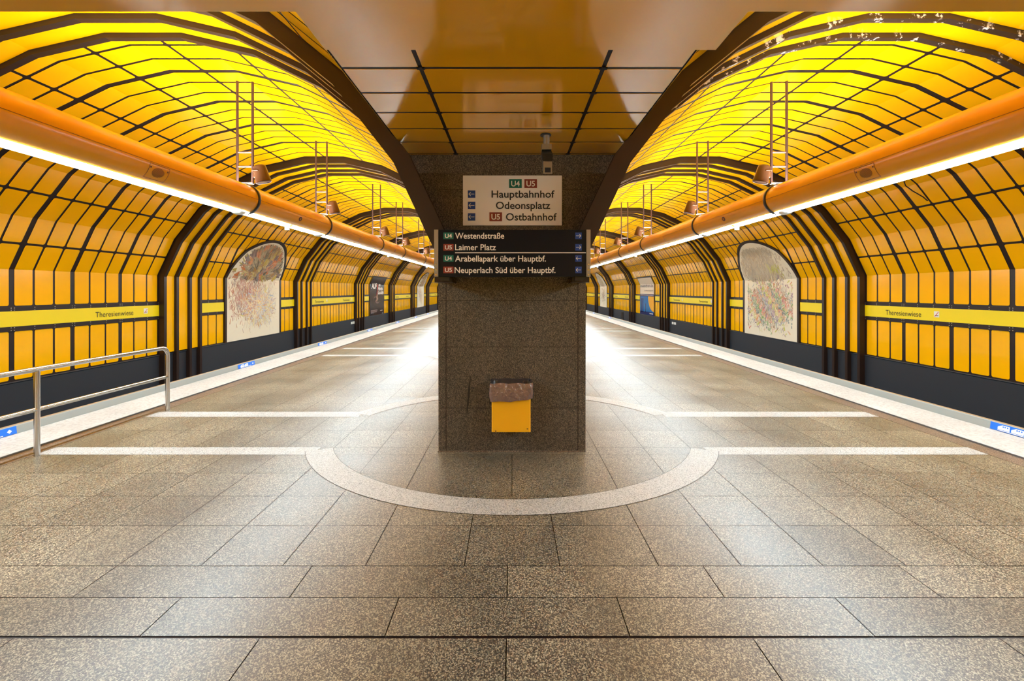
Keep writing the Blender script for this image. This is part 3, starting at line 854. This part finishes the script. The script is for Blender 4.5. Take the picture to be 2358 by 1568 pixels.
def mural(s, k, label, style):
    y0, y1 = PICT[(s, k)]; yc, a = (y0+y1)/2, (y1-y0)/2; b = 1.55
    mu = thing('mural', label, 'mural', (s*XW, yc, Z_LOW), 'murals on the track walls')
    W, L1 = wall_map(s, 0.045)
    top = lambda y: 0.02 + b*max(0, 1-((y-yc)/a)**2)**0.55
    mb = MB(); fill(mb, W, L1, y0, y1, U_LOW, top, n=40); obj('picture_panel', mb, M['mural'], mu)
    # frame: follows the arch and both sides
    W2, _ = wall_map(s, 0.06); W3, _ = wall_map(s, 0.0)
    inn, out = [(y0, U_LOW)], [(y0-0.11, U_LOW)]
    for q in range(61):
        t = PI*q/60; cy, sy = -math.cos(t), math.sin(t)
        inn.append((yc + a*cy, 0.02 + b*max(0, 1-cy*cy)**0.55)); out.append((yc + (a+0.11)*cy, 0.02 + (b+0.11)*max(0, 1-cy*cy)**0.55))
    inn.append((y1, U_LOW)); out.append((y1+0.11, U_LOW))
    mb = MB(); mb.grid([[W3(*p) for p in inn], [W2(*p) for p in inn], [W2(*p) for p in out], [W3(*p) for p in out]], 0, False); obj('frame', mb, M['rib'], mu)
    # the drawing: many short strokes
    rg = random.Random(20 + k*3 + s); dr = MB(); W4, _ = wall_map(s, 0.048)
    def stroke(y, u, ln, wd, ang, col, lift):
        wd *= 0.8; ln *= 0.75
        dy, du = math.cos(ang)*ln/2, math.sin(ang)*ln/2; ny, nu = -math.sin(ang)*wd/2, math.cos(ang)*wd/2
        pts = [(y-dy-ny, u-du-nu), (y+dy-ny*.5, u+du-nu*.5), (y+dy+ny*.5, u+du+nu*.5), (y-dy+ny, u-du+nu)]
        us = [p[1] for p in pts]
        if min(us) < U_LOW+.08: return
        for p in pts:
            if not (y0+.06 < p[0] < y1-.06) or p[1] > top(p[0])-0.05: return
        W5 = wall_map(s, 0.047 + lift)[0]
        dr.face([W5(*p) for p in pts], 0, False, col)
    cream = (0.74, 0.71, 0.58)
    def pick(cols, y, u, cell=0.28):
        # neighbouring strokes mostly share a colour, so patches of colour form
        h = int(math.floor(y/cell))*73 + int(math.floor(u/cell))*191
        return cols[h % len(cols)] if rg.random() < 0.72 else rg.choice(cols)
    def mixc(c, t): return tuple(cr*(1-t) + q*t for cr, q in zip(cream, c))
    flip = 1 if s < 0 else -1
    N = 5200 if k == 1 else 1200
    for q in range(N):
        lift = rg.uniform(0, 0.004)
        if style == 'fan':
            z = rg.random()
            if z < 0.46:     # dark olive and ochre wash on the slanted top
                y = yc + rg.gauss(0.15, 0.65); u = rg.uniform(0.03, 1.5)
                c = pick([(0.10, 0.09, 0.06), (0.30, 0.17, 0.04), (0.42, 0.33, 0.06), (0.14, 0.10, 0.12), (0.50, 0.14, 0.03), (0.30, 0.25, 0.15)], y, u)
                stroke(y, u, rg.uniform(.12, .5), rg.uniform(.04, .16), math.atan2(u-0.1, y-yc)+rg.gauss(0, .4), mixc(c, rg.uniform(.7, 1.0)), lift)
            elif z < 0.70:   # red-brown figures, upper left of the straight part
                y = yc + rg.gauss(-0.55, 0.62); u = rg.gauss(-0.62, 0.42)
                c = pick([(0.36, 0.06, 0.03), (0.30, 0.09, 0.05), (0.5, 0.16, 0.05), (0.20, 0.08, 0.10), (0.45, 0.12, 0.12)], y, u)
                stroke(y, u, rg.uniform(.06, .3), rg.uniform(.01, .05), PI/2 + rg.gauss(0, .5), mixc(c, rg.uniform(.4, .95)), lift)
            elif z < 0.92:   # yellow and pale rays round a lower centre
                c = rg.choice([(0.68, 0.42, 0.06), (0.6, 0.3, 0.08), (0.62, 0.56, 0.15), (0.35, 0.3, 0.4), (0.3, 0.4, 0.55), (0.55, 0.5, 0.45)])
                t = rg.uniform(0, 2*PI); d = rg.uniform(.1, .9)
                stroke(yc+0.25+math.cos(t)*d*1.2+rg.gauss(0, .12), -1.0+math.sin(t)*d*.75+rg.gauss(0, .12), rg.uniform(.1, .45), rg.uniform(.015, .08), math.atan2(math.sin(t)*.7, math.cos(t))+rg.gauss(0, .45), mixc(c, rg.uniform(.2, .9)), lift)
            else:
                c = rg.choice([(0.2, 0.16, 0.14), (0.5, 0.3, 0.2), (0.3, 0.25, 0.35)])
                stroke(yc + rg.gauss(0.5, .6), rg.gauss(-.7, .5), rg.uniform(.06, .25), rg.uniform(.008, .02), rg.uniform(0, PI), mixc(c, .6), lift)
        else:
            z = rg.random()
            if z < 0.36:     # tan wash of figures on the slanted top
                c = rg.choice([(0.34, 0.24, 0.14), (0.4, 0.3, 0.16), (0.3, 0.24, 0.2), (0.24, 0.22, 0.2), (0.36, 0.32, 0.24)])
                y = yc + rg.gauss(0.2, 0.6); u = rg.uniform(0.03, 1.25)
                stroke(y, u, rg.uniform(.12, .4), rg.uniform(.02, .09), PI/2 + rg.gauss(0.2, .35), mixc(c, rg.uniform(.35, .75)), lift)
            elif z < 0.385:
                stroke(yc-0.55+rg.gauss(0, .2), 0.42+rg.gauss(0, .1), rg.uniform(.12, .3), .1, PI/2+rg.gauss(0, .4), mixc((.42, .44, .02), rg.uniform(.5, .9)), lift)
            else:            # a crowd of small colourful patches
                y = yc + max(-1.5, min(1.5, rg.gauss(0, .72))); u = -0.92 + rg.gauss(0, .40)
                c = pick([(0.55, 0.06, 0.04), (0.12, 0.32, 0.08), (0.05, 0.12, 0.15), (0.6, 0.24, 0.08), (0.5, 0.5, 0.05), (0.22, 0.1, 0.24), (0.15, 0.25, 0.34), (0.25, 0.14, 0.07)], y, u, 0.22)
                stroke(y, u, rg.uniform(.07, .26), rg.uniform(.016, .08), rg.choice([PI/4, -PI/4, PI/2])+rg.gauss(0, .3), mixc(c, rg.uniform(.3, 1.0)), lift)
    obj('drawing', dr, M['paint'], mu)
mural(-1, 1, 'large arched mural of red-brown figures and yellow rays, on the handrail side wall', 'fan')
mural(1, 1, 'large arched mural of a crowd of small colourful patches, opposite the handrail', 'crowd')
mural(-1, 5, 'distant arched mural on the handrail side, beyond the black galaxy poster', 'fan')
mural(1, 5, 'distant arched mural opposite the handrail, beyond the blue and white poster', 'crowd')

def poster(s, k, label):
    y0, y1 = PICT[(s, k)]; y0 += 0.1; y1 -= 0.1
    TOPU = 0.52
    po = thing('poster', label, 'poster', (s*XW, (y0+y1)/2, Z_LOW))
    W, L1 = wall_map(s, 0.045)
    mb = MB(); W2, _ = wall_map(s, 0.04)
    fill(mb, W2, L1, y0-0.07, y1+0.07, U_LOW-0.02, lambda y: TOPU+0.10, n=1); obj('frame', mb, M['rib'], po)
    H = TOPU - U_LOW
    P = MB()
    def rect(ya, yb, ua, ub, col, d=0.0):
        Wd = wall_map(s, 0.045+d)[0]
        def q(a): return y0 + a*(y1-y0) if s < 0 else y1 - a*(y1-y0)      # a reads left to right
        def h(v): return U_LOW + v*H
        for lo, hi in ((-9, 0), (0, 9)):
            a0, a1 = max(h(ua), lo), min(h(ub), hi)
            if a1 > a0: P.face([Wd(q(ya), a0), Wd(q(yb), a0), Wd(q(yb), a1), Wd(q(ya), a1)], 0, False, col)
    def quad(pts, col, d):
        Wd = wall_map(s, 0.045+d)[0]
        P.face([Wd((y0 + a*(y1-y0)) if s < 0 else (y1 - a*(y1-y0)), U_LOW + v*H) for a, v in pts], 0, False, col)
    def words(txt, a, v, w_, h_, mat, bold=0.02, d=0.012):
        Wd = wall_map(s, 0.045+d)[0]
        def TT(x, y, n=0): return Wd((y0 + a*(y1-y0) + x) if s < 0 else (y1 - a*(y1-y0) - x), U_LOW + v*H + y)
        obj('lettering', text_faces(txt, TT, w_*(y1-y0), h_*H, 0, bold), mat, po)
    rg = random.Random(11)
    if s < 0:
        rect(0, 1, 0, 1, (0.022, 0.018, 0.028))
        # spiral of pale and rosy star dust
        for q in range(700):
            t = rg.uniform(0, 5.0); r = 0.05 + 0.085*t + rg.gauss(0, .02); arm = rg.choice((0, PI))
            a = 0.46 + r*math.cos(t+arm)*0.85; v = 0.40 + r*math.sin(t+arm)*0.42
            if not (.03 < a < .97 and .13 < v < .8): continue
            f = max(0.1, 1 - r*2.0); sz = rg.uniform(.004, .018)
            c = (0.30*f+.03, 0.17*f+.025, 0.15*f+.03) if r < .3 else (0.10*f+.03, 0.09*f+.03, 0.11*f+.035)
            quad([(a-sz, v-sz*.5), (a+sz, v-sz*.3), (a+sz*.8, v+sz*.6), (a-sz*.7, v+sz*.5)], c, 0.002+rg.uniform(0, .002))
        quad([(.44, .36), (.50, .36), (.52, .55), (.46, .55)], (0.5, 0.3, 0.2), 0.005)
        quad([(.44, .52), (.475, .52), (.56, .82), (.50, .82)], (0.42, 0.03, 0.03), 0.006)
        words('AUF', .07, .70, .38, .135, M['signwhite'], 0.04)
        words('ZU', .58, .77, .15, .055, M['signwhite'], 0.04)
        words('FERNEN', .55, .655, .36, .075, M['signwhite'], 0.04)
        words('GALAXIEN', .53, .55, .44, .075, M['signwhite'], 0.04)
        for v, w_ in ((.13, .45), (.105, .45), (.08, .42), (.055, .22)): rect(.05, .05+w_, v, v+.008, (.45, .38, .38), .006)
        rect(.72, .90, .10, .112, (.6, .6, .6), .006); rect(.86, .96, .02, .035, (.6, .6, .55), .006)
    else:
        rect(0, 1, 0, 1, (0.70, 0.62, 0.50))
        rect(0, 1, 0, .495, (0.0, 0.14, 0.42), .002)
        rect(0, 1, .495, .555, (0.01, 0.015, 0.13), .002)
        rect(0, 1, 0, .085, (0.005, 0.02, 0.13), .004)
        for a, w_, v in ((.08, .075, .44), (.185, .06, .44), (.385, .04, .30)):
            rect(a, a+w_, .06, v, (0.004, 0.035, 0.17), .004)
        pts = [(.60, .495), (1.0, .495), (1.0, .10)]
        n = 14
        curve = [(.60 + .40*(1-math.cos(q*PI/2/n)) , .495 - .395*math.sin(q*PI/2/n)) for q in range(n+1)]
        for p, q in zip(curve, curve[1:]): quad([p, (1, p[1]), (1, q[1]), q], (0.80, 0.40, 0.02), .005)
        for q in range(34): rect(.03+q*.028, .03+q*.028+.02, .518, .534, (.5, .48, .5), .006)
        words('muenchen.de', .05, .735, .90, .085, M['letterdark'], 0.0)
        words('Das offizielle Stadtportal', .33, .63, .60, .035, M['letterdark'], 0.0)
        rect(.70, .94, .035, .06, (.7, .7, .7), .006)
    obj('print', P, M['poster'], po)
poster(-1, 3, 'black poster with a spiral galaxy and white capitals, on the handrail side wall')
poster(1, 3, 'white and blue poster with two towers and an orange curve, opposite the handrail')

# blue short-train stickers on the raised platform edge
def sticker(s, y, label):
    st = thing('platform_edge_sticker', label, 'sticker', (s*6.39, y, 0), 'blue train stickers on the platform edges')
    T0 = frame((s*6.3855, y - 0.36 if s < 0 else y + 0.36, 0.005), (0, -s, 0), Vector((s*0.015, 0, 0.12)).normalized())
    mb = MB(); mb.face([T0(0, 0, .003), T0(.72, 0, .003), T0(.72, .096, .003), T0(0, .096, .003)]); obj('blue_film', mb, M['signal'], st)
    ic = MB()
    for x in ((.10, .27) if s > 0 else (.10, .27)):
        ic.face([T0(x, .022, .005), T0(x+.15, .022, .005), T0(x+.15, .082, .005), T0(x+.055, .082, .005), T0(x, .055, .005)], 0)
        for w_ in (.06, .085, .115): ic.face([T0(x+w_, .055, .006), T0(x+w_+.018, .055, .006), T0(x+w_+.018, .072, .006), T0(x+w_, .072, .006)], 1)
    ic.face([T0(.10, .008, .005), T0(.55, .008, .005), T0(.55, .016, .005), T0(.10, .016, .005)], 0)
    ic.face([T0(.60, .045, .005), T0(.63, .02, .005), T0(.66, .045, .005), T0(.63, .07, .005)], 0)
    obj('train_symbol', ic, [M['white'], M['signal']], st)
for i, y in enumerate((5.80, 11.5, 16.1, 21.5, 26.7, 31.7, 36.3)):
    sticker(-1, y, 'blue train sticker on the grey platform edge at the handrail side, %s from the front' % ORD[i])
for i, y in enumerate((6.02, 31.2, 37.4)):
    sticker(1, y, 'blue train sticker on the grey platform edge opposite the handrail, %s from the front' % ORD[i])

# small things on the plinth
def plate(s, y, z, w_, h, label, n):
    p = thing('number_plate', label, 'plate', (s*(XW-.04), y, z))
    T = frame((s*(XW-.036), y, z), along(s), (0, 0, 1))
    for q in range(n):
        mb = MB(); mb.prism([(q*w_*1.3, 0), (q*w_*1.3+w_, 0), (q*w_*1.3+w_, h), (q*w_*1.3, h)], T, 0.006); obj('white_plate', mb, M['white'], p)
plate(-1, 28.4, -0.18, 0.30, 0.14, 'small pair of white number plates on the dark wall base, handrail side', 2)
plate(1, 28.6, -0.18, 0.30, 0.14, 'small pair of white number plates on the dark wall base, opposite the handrail', 2)
nb_ = thing('wall_niche', 'black recessed box low in the dark wall base beyond the blue and white poster', 'box', (XW-.04, 41.8, -.9))
mb = MB(); T = frame((XW-.036, 41.8, -1.0), along(1), (0, 0, 1)); mb.prism([(0, 0), (.8, 0), (.8, .95), (0, .95)], T, 0.02); obj('niche_box', mb, M['black'], nb_)
mb = MB(); mb.prism([(0, .42), (.8, .42), (.8, .48), (0, .48)], T, 0.03); obj('shelf', mb, M['base'], nb_)

ls = thing('loose_seam_strip', 'thin dark seam strip hanging loose from the curved wall panels opposite the handrail', 'strip', (8.72, 10.06, EYE+1.95))
mb = MB(); mb.tube([(8.73, 10.03, EYE+1.87), (8.66, 10.06, EYE+1.96), (8.50, 10.13, EYE+2.10), (8.38, 10.17, EYE+2.22), (8.31, 10.14, EYE+2.34), (8.27, 10.10, EYE+2.40)], 0.011, 6)
obj('rubber_strip', mb, M['seam'], ls)

# ------------------------------------------------------------------ handrail
X0 = -5.30; zt, zm = 0.968, 0.52
hr = thing('handrail', 'brushed steel tube handrail standing along the platform edge, two rails high', 'handrail', (X0, 7.35, 0))
rc = 0.12
path = [(X0, 1.2, zt), (X0, 3.3, zt), (X0, 5.33, zt), (X0, 7.35-rc, zt)]
for k in range(1, 9):
    a = PI/2*k/8; path.append((X0, 7.35-rc + rc*math.sin(a), zt-rc + rc*math.cos(a)))
path += [(X0, 7.35, 0.5), (X0, 7.35, 0.0)]
mb = MB(); mb.tube(path, 0.030, 16); obj('top_rail', mb, M['steel'], hr)
mb = MB(); mb.tube([(X0, 1.2, zm), (X0, 7.35, zm)], 0.024, 14); obj('middle_rail', mb, M['steel'], hr)
for y in (5.33, 3.3, 1.2):
    mb = MB(); mb.tube([(X0, y, 0), (X0, y, zt)], 0.028, 14); obj('post', mb, M['steel'], hr)
